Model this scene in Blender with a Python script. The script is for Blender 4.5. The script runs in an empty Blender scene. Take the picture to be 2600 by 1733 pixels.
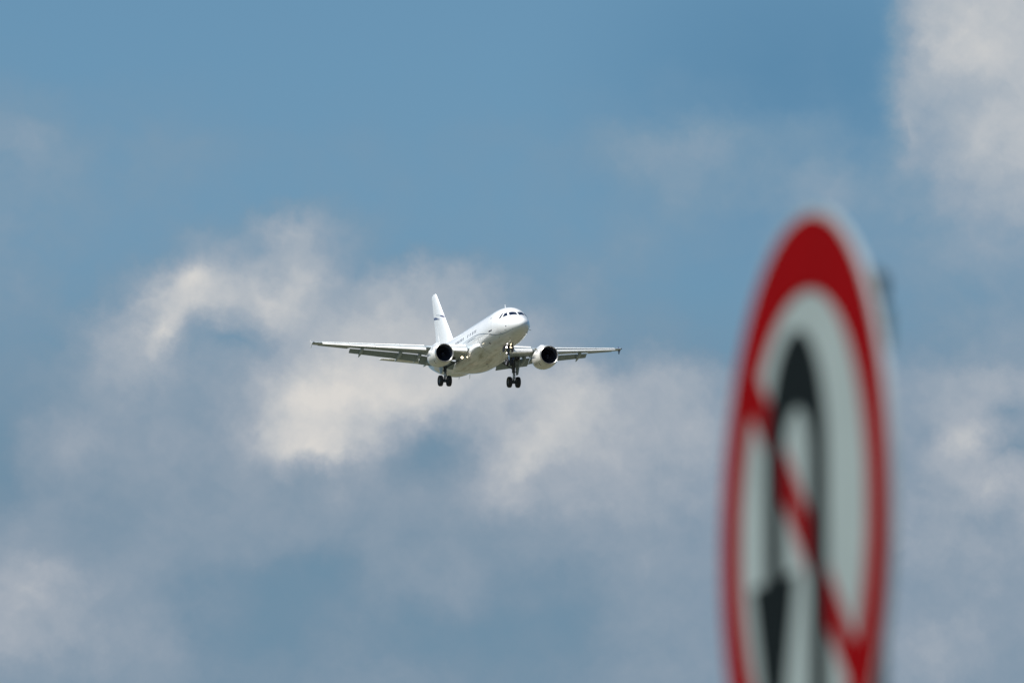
import bpy, bmesh, math, random
from mathutils import Vector, Matrix
PI = math.pi
R = math.radians
random.seed(7)
S = bpy.context.scene
C = bpy.context.collection

# ------------------------------------------------------------------ camera
FPX = 28889.0 / 2600.0            # focal length in picture widths (400 mm on full frame)
ELEV = 8.0
CAM = Vector((0.0, 0.0, 1.7))
cd = bpy.data.cameras.new("camera"); cam = bpy.data.objects.new("camera", cd); C.objects.link(cam)
cam.location = CAM; cam.rotation_euler = (R(90 + ELEV), 0, 0)
cd.sensor_width = 36.0; cd.lens = 36.0 * FPX
cd.clip_start = 0.1; cd.clip_end = 60000
cd.dof.use_dof = True; cd.dof.focus_distance = 1180.0; cd.dof.aperture_fstop = 15.5
S.camera = cam
S.view_settings.view_transform = 'Standard'; S.view_settings.look = 'None'
EXPO = 0.50
S.view_settings.exposure = EXPO; S.view_settings.gamma = 1.0

# ------------------------------------------------------------------ sun
to_sun = Vector((-0.42, -0.31, 0.855)).normalized()
sd = bpy.data.lights.new("sun", 'SUN'); sun = bpy.data.objects.new("sun", sd); C.objects.link(sun)
sd.energy = 5.0; sd.angle = R(0.53); sd.color = (1.0, 0.965, 0.91)
sun.rotation_euler = to_sun.to_track_quat('Z', 'Y').to_euler()
sun.location = (0, 0, 300)

# ------------------------------------------------------------------ node helper
class NT:
    def __init__(s, tree): s.t = tree
    def n(s, kind, **kw):
        o = s.t.nodes.new(kind)
        for k, v in kw.items(): setattr(o, k, v)
        return o
    def put(s, sock, v):
        if v is None: return
        if isinstance(v, bpy.types.NodeSocket): s.t.links.new(v, sock)
        else: sock.default_value = v
    def m(s, op, a, b=None, c=None, clamp=False):
        o = s.n('ShaderNodeMath', operation=op, use_clamp=clamp)
        s.put(o.inputs[0], a); s.put(o.inputs[1], b); s.put(o.inputs[2], c)
        return o.outputs[0]
    def v(s, op, a, b=None, c=None, out=0):
        o = s.n('ShaderNodeVectorMath', operation=op)
        s.put(o.inputs[0], a); s.put(o.inputs[1], b)
        if c is not None: s.put(o.inputs[2], c)
        return o.outputs[out]
    def noise(s, vec, scale, detail=4, rough=.5, lac=2.0, out=0, dist=0.0):
        o = s.n('ShaderNodeTexNoise')
        s.put(o.inputs['Vector'], vec)
        o.inputs['Scale'].default_value = scale; o.inputs['Detail'].default_value = detail
        o.inputs['Roughness'].default_value = rough; o.inputs['Lacunarity'].default_value = lac
        o.inputs['Distortion'].default_value = dist
        return o.outputs[out]
    def mix(s, f, a, b):
        o = s.n('ShaderNodeMix', data_type='RGBA'); s.put(o.inputs[0], f)
        s.put(o.inputs[6], a); s.put(o.inputs[7], b); return o.outputs[2]
    def ramp(s, f, stops, interp='LINEAR'):
        o = s.n('ShaderNodeValToRGB'); r = o.color_ramp; r.interpolation = interp
        s.put(o.inputs[0], f)
        while len(r.elements) < len(stops): r.elements.new(0.5)
        for e, (p, c) in zip(r.elements, stops): e.position = p; e.color = (c[0], c[1], c[2], 1)
        return o.outputs[0]
    def smooth(s, x, lo, hi):
        o = s.n('ShaderNodeMapRange', interpolation_type='SMOOTHSTEP')
        s.put(o.inputs[0], x); o.inputs[1].default_value = lo; o.inputs[2].default_value = hi
        return o.outputs[0]

def lin(r, g, b):
    f = lambda c: (c / 255 / 12.92) if c / 255 <= .04045 else ((c / 255 + .055) / 1.055) ** 2.4
    return (f(r), f(g), f(b))

# ------------------------------------------------------------------ sky: clear air plus cloud banks laid out by azimuth and elevation
W = bpy.data.worlds.new("World"); S.world = W; W.use_nodes = True
W.cycles.sampling_method = 'MANUAL'; W.cycles.sample_map_resolution = 1024
wt = W.node_tree; wt.nodes.clear(); w = NT(wt)
SKY_STRENGTH = 0.10
SKYT = (.368, .512, .562)
bg = w.n('ShaderNodeBackground'); bg.inputs[1].default_value = SKY_STRENGTH
wo = w.n('ShaderNodeOutputWorld'); wt.links.new(bg.outputs[0], wo.inputs[0])
sky = w.n('ShaderNodeTexSky', sky_type='NISHITA', sun_disc=False)
sky.sun_elevation = math.asin(to_sun.z); sky.sun_rotation = math.atan2(to_sun.x, to_sun.y)
sky.air_density = 1.0; sky.dust_density = 0.4; sky.ozone_density = 1.4; sky.altitude = 100
tc = w.n('ShaderNodeTexCoord'); sep = w.n('ShaderNodeSeparateXYZ'); wt.links.new(tc.outputs['Generated'], sep.inputs[0])
UN = 288.89          # one unit of the cloud chart = 1/288.89 rad (0.198 degree)
az = w.m('MULTIPLY', w.m('ARCTAN2', sep.outputs[0], sep.outputs[1]), UN)
el = w.m('MULTIPLY', w.m('SUBTRACT', w.m('ARCSINE', sep.outputs[2]), R(ELEV)), UN)
cb = w.n('ShaderNodeCombineXYZ'); w.put(cb.inputs[0], az); w.put(cb.inputs[1], el)
P0 = cb.outputs[0]
def centred(sock, amp): return w.v('MULTIPLY', w.v('SUBTRACT', sock, (.5, .5, .5)), (amp, amp, 0))
w1 = centred(w.noise(P0, .45, 2, .5, out=1), 1.5)
w2 = centred(w.noise(P0, 1.3, 3, .60, out=1), .72)
w3 = centred(w.noise(P0, 4.5, 5, .62, out=1), .24)
PA = w.v('ADD', P0, w.v('ADD', w.v('ADD', w1, w3), w2))
# cloud cover by azimuth (22 columns, 0.245 degree apart) and elevation (15 rows from the top of the bank down), in tenths
COVER = [
 [0,0,0,0,0,0,0,0,0,0,0,0,0,0,0,0,0,0,0.3,5.5,6.8,6.6],
 [0.5,0.3,0.3,0.3,0.3,0.3,0.3,0.3,0.3,0.3,0.3,0.3,0.3,0.3,0.3,0.3,0.3,0.3,0.5,5.3,7.2,6.0],
 [1.7,1.7,1.2,1.2,0.9,0.7,0.7,0.7,0.7,0.7,0.7,0.7,0.9,1.0,1.0,0.9,0.7,0.7,1.1,4.9,5.4,6.4],
 [2.9,2.4,1.9,1.9,1.6,1.4,1.4,1.4,1.2,1.2,1.2,1.4,1.9,2.6,2.9,2.3,1.6,1.9,1.7,3.5,5.4,6.0],
 [2.0,2.0,1.8,1.8,1.4,1.3,1.2,1.3,1.3,1.3,1.3,1.3,1.5,1.8,2.0,2.0,2.3,2.8,2.3,3.2,4.0,4.8],
 [2.0,2.0,1.5,1.7,3.0,3.2,5,3.1,1.5,1.3,1.3,1.3,1.7,2.0,1.5,1.5,1.8,1.7,2.0,2.5,3.1,3],
 [2.0,2.0,1.5,4.6,7.6,5.6,7,4.8,5.8,5.8,4.0,2.2,2.5,1.8,1,1,1,1,1.5,2,2,2.5],
 [2.0,2.0,4.2,6.4,3.9,4.2,7.0,7.25,7.63,7.35,6.6,4.6,2.6,2,1.6,1.2,1,1,1.5,2,2.5,3],
 [2.0,2.6,4.2,4.2,4.0,4.8,8.0,9.11,8.37,7.81,7.07,6.88,6.6,5.5,5,4,3,3,3,4,5,5],
 [1.6,4,4,4,4,5,7.81,8.37,5.2,3.8,7.07,7.44,6.8,6.2,5.6,4.5,4,4.0,3.7,4.2,6.2,3.8],
 [1.6,3.6,3.3,3.2,3.4,3.6,3.6,3.8,3.5,3.7,5.6,5.5,5,4.8,4.5,4,3.7,3.5,3.7,5,5.8,5.4],
 [3.5,3.0,2.8,3.0,3.0,3.0,3.0,3.0,3.0,3.0,3.0,3.5,3.5,4.0,3.7,3.5,3.5,3.5,4.0,4.5,4.5,4.5],
 [5.4,4.6,3.9,3.2,2.2,1.5,1.3,1.7,2.9,3.2,2.3,2.0,2.5,3.0,3.0,3.0,3.0,3.0,3,3.5,4,3.5],
 [5.0,4.6,4.4,3.6,2.4,1.5,1.3,2.0,2.0,1.7,1.5,1.7,2.0,3.0,3.3,3,3,3,3.5,4.5,4,3.5],
 [3.0,3.0,3,3.0,2.5,2.0,2.0,2.5,2.7,2.5,2.0,1.7,2.5,3,3,3,3,3,3.5,4,3.5,3.0]]
sp_ = w.n('ShaderNodeSeparateXYZ'); w.put(sp_.inputs[0], PA)
NC = len(COVER[0]); NR = len(COVER)
colf = w.m('MULTIPLY_ADD', sp_.outputs[0], 1 / 26.0, .5)                    # 0..1 across the chart
rowf = w.m('MULTIPLY_ADD', sp_.outputs[1], -(NR - 1) / 17.33, (NR - 1) / 2)   # 0..NR-1 downwards
rowf = w.m('MINIMUM', w.m('MAXIMUM', rowf, 0), NR - 1)
c1 = None
for i, row in enumerate(COVER):
    rp = w.ramp(colf, [(k / (NC - 1), (v / 10,) * 3) for k, v in enumerate(row)], 'CARDINAL')
    wgt = w.smooth(w.m('ABSOLUTE', w.m('SUBTRACT', rowf, float(i))), 1.0, 0.0)
    c1 = w.m('MULTIPLY_ADD', rp, wgt, c1 if c1 is not None else 0.0)
def accents(P, items, acc):
    # soft elliptical lumps and hollows of the bank: place and radii on the chart from its upper left corner, tilt, weight
    k = 26.0 / 2352
    for (x, y, rx, ry, ang, wgt) in items:
        mp = w.n('ShaderNodeMapping', vector_type='TEXTURE'); w.put(mp.inputs['Vector'], P)
        mp.inputs['Location'].default_value = (x * k - 13.0, 8.665 - y * k, 0)
        mp.inputs['Rotation'].default_value = (0, 0, R(ang)); mp.inputs['Scale'].default_value = (rx * k * 1.9, ry * k * 1.9, 1)
        g = w.n('ShaderNodeTexGradient', gradient_type='QUADRATIC_SPHERE'); w.put(g.inputs[0], mp.outputs[0])
        acc = w.m('MULTIPLY_ADD', g.outputs['Fac'], wgt * (.82 if wgt > 0 else .55), acc)
    return acc
c1 = accents(PA, [(451,626,95,45,40,.34), (366,742,65,40,35,.42), (600,671,110,50,-25,.28), (540,775,190,48,0,-.34), (240,712,70,50,60,.16), (215,827,60,60,0,.13),
    (735,915,110,75,0,.14), (690,1020,150,60,-30,.26), (1025,1000,140,75,10,-.32), (860,1065,260,52,8,-.26), (815,625,70,60,0,-.26), (320,690,60,22,10,.20),
    (2240,130,130,80,20,.14), (2160,235,45,80,0,-.10), (2135,400,80,60,0,-.16), (2095,300,38,80,0,.22), (2275,300,85,95,0,.14), (2340,958,62,45,0,-.45), (2345,1045,50,30,0,-.35),
    (2240,1030,110,40,25,.22), (2290,1120,80,40,30,.18), (55,1345,110,120,0,.16), (1200,1040,150,60,35,.22), (640,540,80,30,-45,.16), (1340,900,90,60,0,.14), (930,900,170,90,0,.10), (1000,760,160,60,0,.08), (1180,930,50,25,0,-.15)], c1)
rt = w.n('ShaderNodeVectorRotate', rotation_type='AXIS_ANGLE'); rt.inputs['Axis'].default_value = (.5, .35, .8); rt.inputs['Angle'].default_value = R(37)
w.put(rt.inputs['Vector'], w.v('ADD', P0, w.v('MULTIPLY', w2, (.6, .6, 0)))); PR = rt.outputs[0]
gr = w.m('SUBTRACT', w.noise(PR, .62, 8, .56), .5)
n_a = w.noise(PR, 1.0, 7, .54)
n_b = w.noise(w.v('ADD', PR, (-.16, .20, 0)), 1.0, 7, .54)
gr2 = w.m('SUBTRACT', n_a, n_b)          # billows: brighter on the side that faces the sun
envl = w.smooth(c1, .02, .50)
c2 = w.m('MULTIPLY_ADD', w.m('MULTIPLY', gr, w.m('MULTIPLY_ADD', envl, .36, .10)), 1.0, c1)
c2 = w.m('MULTIPLY_ADD', w.m('MULTIPLY', gr2, envl), .16, c2)
# the rest of the sky round the horizon carries ordinary broken cloud
dirn = tc.outputs['Generated']
gen = w.smooth(w.noise(w.v('MULTIPLY', dirn, (1, 1, 2.2)), 2.6, 8, .58, dist=.3), .50, .72)
far = w.smooth(w.m('MAXIMUM', w.m('ABSOLUTE', az), w.m('MULTIPLY', w.m('ABSOLUTE', el), 1.4)), 15, 40)
c3 = w.m('ADD', w.m('MULTIPLY', c2, w.m('SUBTRACT', 1.0, far)), w.m('MULTIPLY', w.m('MULTIPLY', gen, .75), far))
low = w.smooth(el, 3.5, -4.0)
cv = w.n('ShaderNodeFloatCurve'); cm = cv.mapping.curves[0]
for p in ((.16, .15), (.32, .31), (.5, .53)): cm.points.new(*p)
cv.mapping.update(); w.put(cv.inputs[1], c3)
c4 = w.m('ADD', w.m('MULTIPLY', c3, low), w.m('MULTIPLY', cv.outputs[0], w.m('SUBTRACT', 1.0, low)))
K = 1.0 / SKY_STRENGTH / 2 ** EXPO
def rad(r, g, b): a = lin(r, g, b); return (a[0] * K, a[1] * K, a[2] * K, 1)
# clear air: the physical sky, a little deeper; greyer below the bank
clear = w.v('MULTIPLY', sky.outputs[0], SKYT)
air = w.mix(w.m('MULTIPLY', low, .9), clear, rad(106, 138, 161))
deep = w.smooth(w.v('LENGTH', w.v('MULTIPLY', w.v('SUBTRACT', P0, (7.5, 6.0, 0)), (.8, 1, 1)), None, out=1), 6.5, .5)
air = w.mix(w.m('MULTIPLY', deep, .75), air, rad(86, 132, 166))
t_hi = w.ramp(c4, [(0, lin(105, 146, 177)), (.2, lin(121, 152, 176)), (.4, lin(146, 164, 181)), (.6, lin(166, 177, 188)), (.8, lin(191, 195, 199)), (1, lin(217, 215, 211))])
t_lo = w.ramp(c4, [(0, lin(104, 137, 160)), (.2, lin(121, 145, 165)), (.4, lin(141, 157, 173)), (.6, lin(164, 173, 184)), (.8, lin(192, 195, 198)), (1, lin(217, 214, 210))])
tones = w.v('MULTIPLY', w.mix(low, t_hi, t_lo), (K, K, K))
fin_ = w.mix(w.smooth(c4, -.02, .25), air, tones)
wt.links.new(fin_, bg.inputs[0])

# ------------------------------------------------------------------ materials
def material(name, base, rough=.5, metal=0.0, coat=0.0, var=.08, scale=3.0, var2=None, spec=.5, bump=0.0, coat_rough=.05, emit=None, emit_s=0):
    m = bpy.data.materials.new(name); m.use_nodes = True
    t = NT(m.node_tree); b = m.node_tree.nodes['Principled BSDF']
    co = t.n('ShaderNodeTexCoord').outputs['Object']
    nz = t.noise(co, scale, 5, .6)
    d = tuple(c * (1 - var) for c in base); l = tuple(min(1, c * (1 + var * .5)) for c in base)
    col = t.ramp(nz, [(.3, var2 if var2 else d), (.65, l)])
    t.put(b.inputs['Base Color'], col)
    t.put(b.inputs['Roughness'], t.m('MULTIPLY_ADD', nz, .12, rough - .06))
    b.inputs['Metallic'].default_value = metal
    b.inputs['Coat Weight'].default_value = coat; b.inputs['Coat Roughness'].default_value = coat_rough
    b.inputs['Specular IOR Level'].default_value = spec
    if bump:
        bp = t.n('ShaderNodeBump'); bp.inputs['Strength'].default_value = bump; t.put(bp.inputs['Height'], nz)
        t.put(b.inputs['Normal'], bp.outputs[0])
    if emit:
        b.inputs['Emission Color'].default_value = (*emit, 1); b.inputs['Emission Strength'].default_value = emit_s
    return m
def M4(a): return (a[0], a[1], a[2], 1)

def paint_mat(name, base, dirt):
    """glossy aircraft enamel: faint skin panel joints, streaky grime, fine unevenness"""
    m = bpy.data.materials.new(name); m.use_nodes = True
    t = NT(m.node_tree); b = m.node_tree.nodes['Principled BSDF']
    co = t.n('ShaderNodeTexCoord').outputs['Object']
    st = t.v('MULTIPLY', co, (.25, 1.6, 1.6))
    a = t.noise(st, 1.2, 6, .62)
    sp = t.n('ShaderNodeSeparateXYZ'); t.put(sp.inputs[0], co)
    under = t.smooth(sp.outputs[2], -.9, -2.2)           # grime of the belly
    g = t.m('MULTIPLY', t.smooth(a, .42, .70), t.m('MULTIPLY_ADD', under, dirt, .05))
    # frame joints every 2.13 m
    fr = t.m('FRACT', t.m('MULTIPLY_ADD', sp.outputs[0], 1 / 2.13, .37))
    ln = t.m('LESS_THAN', fr, .012)
    col = t.mix(g, M4(base), (.30, .27, .20, 1))
    col = t.mix(t.m('MULTIPLY', ln, .35), col, (.25, .26, .27, 1))
    t.put(b.inputs['Base Color'], col)
    b.inputs['Roughness'].default_value = .34
    b.inputs['Coat Weight'].default_value = .9; b.inputs['Coat Roughness'].default_value = .06
    bp = t.n('ShaderNodeBump'); bp.inputs['Strength'].default_value = .06; bp.inputs['Distance'].default_value = .03
    t.put(bp.inputs['Height'], t.noise(st, .9, 3, .5)); t.put(b.inputs['Normal'], bp.outputs[0]); t.put(b.inputs['Coat Normal'], bp.outputs[0])
    return m

MW = paint_mat('aircraft_white', (.80, .81, .82), .85)
MNAC = paint_mat('cowl_white', (.78, .78, .76), .15)
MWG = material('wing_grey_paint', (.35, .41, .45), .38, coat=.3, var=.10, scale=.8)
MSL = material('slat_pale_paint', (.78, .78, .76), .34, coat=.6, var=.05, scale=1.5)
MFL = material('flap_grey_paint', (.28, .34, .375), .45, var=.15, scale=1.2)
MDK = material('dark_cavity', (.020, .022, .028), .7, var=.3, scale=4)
MMET = material('polished_lip', (.62, .61, .59), .30, metal=.85, var=.06, scale=3)
MINT = material('intake_liner', (.075, .09, .13), .5, var=.2, scale=5)
MFAN = material('fan_blade_metal', (.035, .04, .06), .45, metal=.4, var=.2, scale=9)
MSPIN = material('spinner_paint', (.018, .02, .03), .35, var=.2, scale=6)
MEX = material('exhaust_metal', (.20, .17, .14), .4, metal=.9, var=.2, scale=5)
MGLS = material('cockpit_glass', (.008, .012, .030), .12, var=.2, scale=3, coat=.25)
MWIN = material('cabin_glass', (.014, .017, .030), .25, var=.2, scale=3)
MBLU = material('navy_trim_fence_shade', (.035, .035, .12), .35, coat=.6, var=.1)
MFENCE = material('fence_grey_paint', (.42, .43, .45), .45, var=.1)
MLIV = material('slate_trim', (.09, .12, .17), .35, coat=.6, var=.1)
MGRY = material('trim_grey', (.22, .23, .24), .5, var=.15)
MSEAL = material('door_seal_grey', (.5, .52, .54), .5, var=.1)
MTYR = material('tyre_rubber', (.020, .020, .024), .75, var=.25, scale=9)
MRIM = material('wheel_hub_metal', (.16, .17, .19), .45, metal=.6, var=.15, scale=9)
MGEAR = material('gear_strut_paint', (.075, .09, .105), .45, metal=.2, var=.3, scale=6)
MCHR = material('gear_oleo_chrome', (.6, .62, .64), .18, metal=1.0, var=.05)
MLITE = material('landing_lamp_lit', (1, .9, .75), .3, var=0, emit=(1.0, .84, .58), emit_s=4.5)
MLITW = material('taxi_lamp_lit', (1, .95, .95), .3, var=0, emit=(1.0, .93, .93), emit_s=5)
MBEZ = material('lamp_housing', (.07, .06, .09), .5, var=.2)

# ------------------------------------------------------------------ mesh helpers
def mesh_obj(name, verts, faces, mat, parent=None, smooth=True, mats=None):
    me = bpy.data.meshes.new(name); me.from_pydata([tuple(v) for v in verts], [], faces)
    bm = bmesh.new(); bm.from_mesh(me); bmesh.ops.recalc_face_normals(bm, faces=bm.faces); bm.to_mesh(me); bm.free()
    me.materials.append(mat)
    if smooth:
        me.polygons.foreach_set('use_smooth', [True] * len(me.polygons))
        me.set_sharp_from_angle(angle=R(38))
    o = bpy.data.objects.new(name, me); C.objects.link(o)
    if parent is not None: o.parent = parent
    return o
class MB:
    def __init__(s): s.v = []; s.f = []
    def add(s, v, f):
        k = len(s.v); s.v += [Vector(p) for p in v]; s.f += [[i + k for i in q] for q in f]; return s
    def loft(s, rings, cap=True, closed=True):
        n = len(rings[0]); k = len(s.v)
        for r in rings: s.v += [Vector(p) for p in r]
        for i in range(len(rings) - 1):
            for j in range(n if closed else n - 1):
                a = k + i * n + j; b = k + i * n + (j + 1) % n
                s.f.append([a, b, b + n, a + n])
        if cap:
            s.f.append([k + j for j in range(n)][::-1]); s.f.append([k + (len(rings) - 1) * n + j for j in range(n)])
        return s
    def tube(s, a, b, r0, r1=None, n=14):
        a = Vector(a); b = Vector(b); r1 = r0 if r1 is None else r1
        d = (b - a).normalized(); u = d.orthogonal().normalized(); v = d.cross(u)
        rg = [[p + (u * math.cos(t * 2 * PI / n) + v * math.sin(t * 2 * PI / n)) * r for t in range(n)] for p, r in ((a, r0), (b, r1))]
        return s.loft(rg)
    def path(s, pts, r, n=10):
        for a, b in zip(pts, pts[1:]): s.tube(a, b, r, r, n)
        return s
    def box(s, c, d, rot=None):
        c = Vector(c); v = [Vector((x * d[0] / 2, y * d[1] / 2, z * d[2] / 2)) for x in (-1, 1) for y in (-1, 1) for z in (-1, 1)]
        if rot is not None: v = [rot @ p for p in v]
        return s.add([c + p for p in v], [[0, 1, 3, 2], [4, 6, 7, 5], [0, 4, 5, 1], [2, 3, 7, 6], [0, 2, 6, 4], [1, 5, 7, 3]])
    def lathe(s, prof, c, axis='x', n=48, close=False):
        """prof: (along axis, radius)"""
        c = Vector(c); rg = []
        for (a, r) in prof:
            ring = []
            for i in range(n):
                t = 2 * PI * i / n; p = (a, r * math.cos(t), r * math.sin(t))
                if axis == 'y': p = (r * math.cos(t), a, r * math.sin(t))
                if axis == 'z': p = (r * math.cos(t), r * math.sin(t), a)
                ring.append(c + Vector(p))
            rg.append(ring)
        if close: rg.append(rg[0]); return s.loft(rg, cap=False)
        return s.loft(rg, cap=True)
    def build(s, name, mat, parent=None, smooth=True): return mesh_obj(name, s.v, s.f, mat, parent, smooth)
def empty(name, parent=None):
    o = bpy.data.objects.new(name, None); C.objects.link(o); o.empty_display_size = .5
    if parent is not None: o.parent = parent
    return o
def tag(o, label=None, cat=None, group=None, kind=None):
    for k, v in (('label', label), ('category', cat), ('group', group), ('kind', kind)):
        if v: o[k] = v
    return o
def pchip(xs, ys):
    n = len(xs); h = [xs[i + 1] - xs[i] for i in range(n - 1)]; d = [(ys[i + 1] - ys[i]) / h[i] for i in range(n - 1)]
    m = [d[0]] + [0.0] * (n - 2) + [d[-1]]
    for i in range(1, n - 1):
        if d[i - 1] * d[i] > 0:
            a = 2 * h[i] + h[i - 1]; b = h[i] + 2 * h[i - 1]; m[i] = (a + b) / (a / d[i - 1] + b / d[i])
    def f(x):
        x = min(max(x, xs[0]), xs[-1]); i = 0
        while i < n - 2 and x > xs[i + 1]: i += 1
        t = (x - xs[i]) / h[i]
        return ((2*t**3-3*t*t+1)*ys[i] + (t**3-2*t*t+t)*h[i]*m[i] + (-2*t**3+3*t*t)*ys[i+1] + (t**3-t*t)*h[i]*m[i+1])
    return f

# ------------------------------------------------------------------ ground (below the frame; lights and mirrors in the belly)
def make_ground():
    m = bpy.data.materials.new('airfield_grass'); m.use_nodes = True
    t = NT(m.node_tree); b = m.node_tree.nodes['Principled BSDF']
    co = t.n('ShaderNodeTexCoord').outputs['Object']
    big = t.noise(co, .0045, 4, .55); mid = t.noise(co, .018, 5, .6); fine = t.noise(co, 6, 6, .7)
    a = t.ramp(big, [(.36, (.025, .042, .022)), (.46, (.05, .06, .03)), (.50, (.16, .12, .075)), (.56, (.10, .095, .075)), (.60, (.045, .06, .035)), (.70, (.10, .10, .10))])
    a2 = t.ramp(mid, [(.40, (.03, .045, .025)), (.52, (.07, .07, .045)), (.60, (.20, .15, .09))])
    c = t.mix(.45, a, a2)
    c = t.mix(t.m('MULTIPLY', fine, .35), c, (.03, .05, .015, 1))
    t.put(b.inputs['Base Color'], c); b.inputs['Roughness'].default_value = .95
    bp = t.n('ShaderNodeBump'); bp.inputs['Strength'].default_value = .6; t.put(bp.inputs['Height'], fine); t.put(b.inputs['Normal'], bp.outputs[0])
    N = 96; rs = [0, 6, 25, 90, 300, 1000, 3500, 12000, 30000]; v = [(0, 0, 0)]; f = []
    for r in rs[1:]:
        for i in range(N): v.append((r * math.cos(2 * PI * i / N), r * math.sin(2 * PI * i / N), 0))
    for i in range(N): f.append([0, 1 + i, 1 + (i + 1) % N])
    for k in range(len(rs) - 2):
        for i in range(N):
            a_ = 1 + k * N + i; b_ = 1 + k * N + (i + 1) % N; f.append([a_, b_, b_ + N, a_ + N])
    o = mesh_obj('ground', v, f, m, smooth=False); tag(o, kind='structure')
make_ground()

# ================================================================== the aeroplane (local axes: x aft from the nose, y starboard, z up)
plane = empty('jet_airliner')
tag(plane, 'white twin-engine jet airliner on landing approach with wheels down and lamps lit', 'airplane')
YAW, PITCH, ROLL, CX, CY, DIST, GX = 17.206, 10.467, -1.184, -3.578, -0.570, 1199.8, 16.11
def place_plane():
    ya, pi_, ro, e = R(YAW), R(PITCH), R(ROLL), R(ELEV)
    def frame(v):
        x, y, z = -v[0], v[1], v[2]
        y2 = y * math.cos(ro) + z * math.sin(ro); z2 = -y * math.sin(ro) + z * math.cos(ro)
        x3 = x * math.cos(pi_) - z2 * math.sin(pi_); z3 = x * math.sin(pi_) + z2 * math.cos(pi_)
        X = x3 * math.sin(ya) - y2 * math.cos(ya); Y = -x3 * math.cos(ya) - y2 * math.sin(ya)
        return Vector((X, Y * math.cos(e) - z3 * math.sin(e), Y * math.sin(e) + z3 * math.cos(e)))
    cx, cy, cz = frame((1, 0, 0)), frame((0, 1, 0)), frame((0, 0, 1))
    m = Matrix((cx, cy, cz)).transposed()
    base = CAM + Vector((CX, DIST * math.cos(e) - CY * math.sin(e), DIST * math.sin(e) + CY * math.cos(e)))
    plane.location = base - cx * GX
    plane.rotation_euler = m.to_euler()
place_plane()

#FUSE-BEGIN
FZ = .12
ST = [(0,-.56,-.56,0),(.04,-.36,-.77,.21),(.15,-.18,-.96,.40),(.4,.02,-1.17,.66),(.8,.26,-1.38,.91),(1.3,.50,-1.56,1.13),(1.8,.78,-1.70,1.31),
      (2.3,1.12,-1.81,1.46),(2.8,1.42,-1.89,1.59),(3.4,1.68,-1.96,1.72),(4.2,1.88,-2.02,1.84),(5.2,2.01,-2.06,1.94),(6.4,2.07,-2.07,1.975),
      (14,2.07,-2.07,1.975),(22,2.07,-2.07,1.975),(24,2.07,-1.93,1.96),(26,2.06,-1.55,1.86),(28,2.03,-1.02,1.62),(30,1.95,-.42,1.24),(32,1.74,.22,.76),
      (33.3,1.48,.72,.38),(33.84,1.30,.98,.14)]
def _w(x): return math.sqrt(x) if x < 9 else 3 + (x - 9) / 6
_xs = [_w(s[0]) for s in ST]
f_top, f_bot, f_hw = (pchip(_xs, [s[k] for s in ST]) for k in (1, 2, 3))
def f_sec(x):
    t, b, h = f_top(_w(x)), f_bot(_w(x)), f_hw(_w(x))
    mid = (t + b) / 2
    k = min(1, x / 5.0); k = k * k * (3 - 2 * k)
    if x > 22: k = 1
    zm = (-.56) * (1 - k) + 0 * k if x < 5 else (0 if x < 22 else mid)
    return t + FZ, b + FZ, h, zm + FZ
def f_pt(x, th, off=0.0):
    """th: angle from straight up, positive to starboard"""
    t, b, h, zm = f_sec(x)
    c, s = math.cos(th), math.sin(th)
    z = zm + (t - zm) * c if c > 0 else zm + (zm - b) * c
    p = Vector((x, h * s, z))
    if off:
        e = 1e-3
        px = f_pt(x + e, th) - f_pt(x - e, th) if x > .01 else Vector((0, 0, 0)); pt = f_pt(x, th + e) - f_pt(x, th - e)
        n = px.cross(pt)
        if n.length > 1e-12:
            n.normalize()
            if n.dot(Vector((0, s, c))) < 0: n = -n
            p = p + n * off
    return p
#FUSE-END
def f_patch(corn, n=6, off=.006, deep=.03, mb=None):
    """solid skin-following patch from 4 corners (x, th)"""
    mb = mb or MB(); top = []; bot = []
    for i in range(n + 1):
        for j in range(n + 1):
            a, b = i / n, j / n
            x = (1-a)*(1-b)*corn[0][0] + a*(1-b)*corn[1][0] + a*b*corn[2][0] + (1-a)*b*corn[3][0]
            th = (1-a)*(1-b)*corn[0][1] + a*(1-b)*corn[1][1] + a*b*corn[2][1] + (1-a)*b*corn[3][1]
            top.append(f_pt(x, th, off)); bot.append(f_pt(x, th, -deep))
    N = n + 1; K = N * N; F = []
    for i in range(n):
        for j in range(n):
            q = [i*N+j, (i+1)*N+j, (i+1)*N+j+1, i*N+j+1]; F.append(q); F.append([k + K for k in q[::-1]])
    edge = [(i * N, (i + 1) * N) for i in range(n)] + [(n*N+j, n*N+j+1) for j in range(n)] + [((i+1)*N+n, i*N+n) for i in range(n)] + [(j+1, j) for j in range(n)]
    for a, b in edge: F.append([b, a, a + K, b + K])
    return mb.add(top + bot, F)
def f_line(pts, wd, name, mat, parent, off=.006):
    """thin stripe along (x, th) points; wd in metres"""
    dense = []
    for (a, b) in zip(pts, pts[1:]):
        for k in range(8): dense.append((a[0] + (b[0] - a[0]) * k / 8, a[1] + (b[1] - a[1]) * k / 8))
    dense.append(pts[-1])
    mb = MB(); rg = []
    for i, (x, th) in enumerate(dense):
        p = f_pt(x, th, off); q = f_pt(*dense[min(i + 1, len(dense) - 1)], off); r = f_pt(*dense[max(i - 1, 0)], off)
        d = (q - r).normalized(); n = (f_pt(x, th, .2) - f_pt(x, th)).normalized(); s = d.cross(n).normalized()
        ww = (wd(i / (len(dense) - 1)) if callable(wd) else wd) / 2
        rg.append([p + s * ww, p - s * ww, p - s * ww - n * .03, p + s * ww - n * .03])
    return mb.loft(rg).build(name, mat, parent, smooth=False)
def side_th(x, z, sgn=1):
    t, b, h, zm = f_sec(x)
    c = (z - zm) / ((t - zm) if z > zm else (zm - b))
    return sgn * math.acos(max(-1, min(1, c)))

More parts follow.
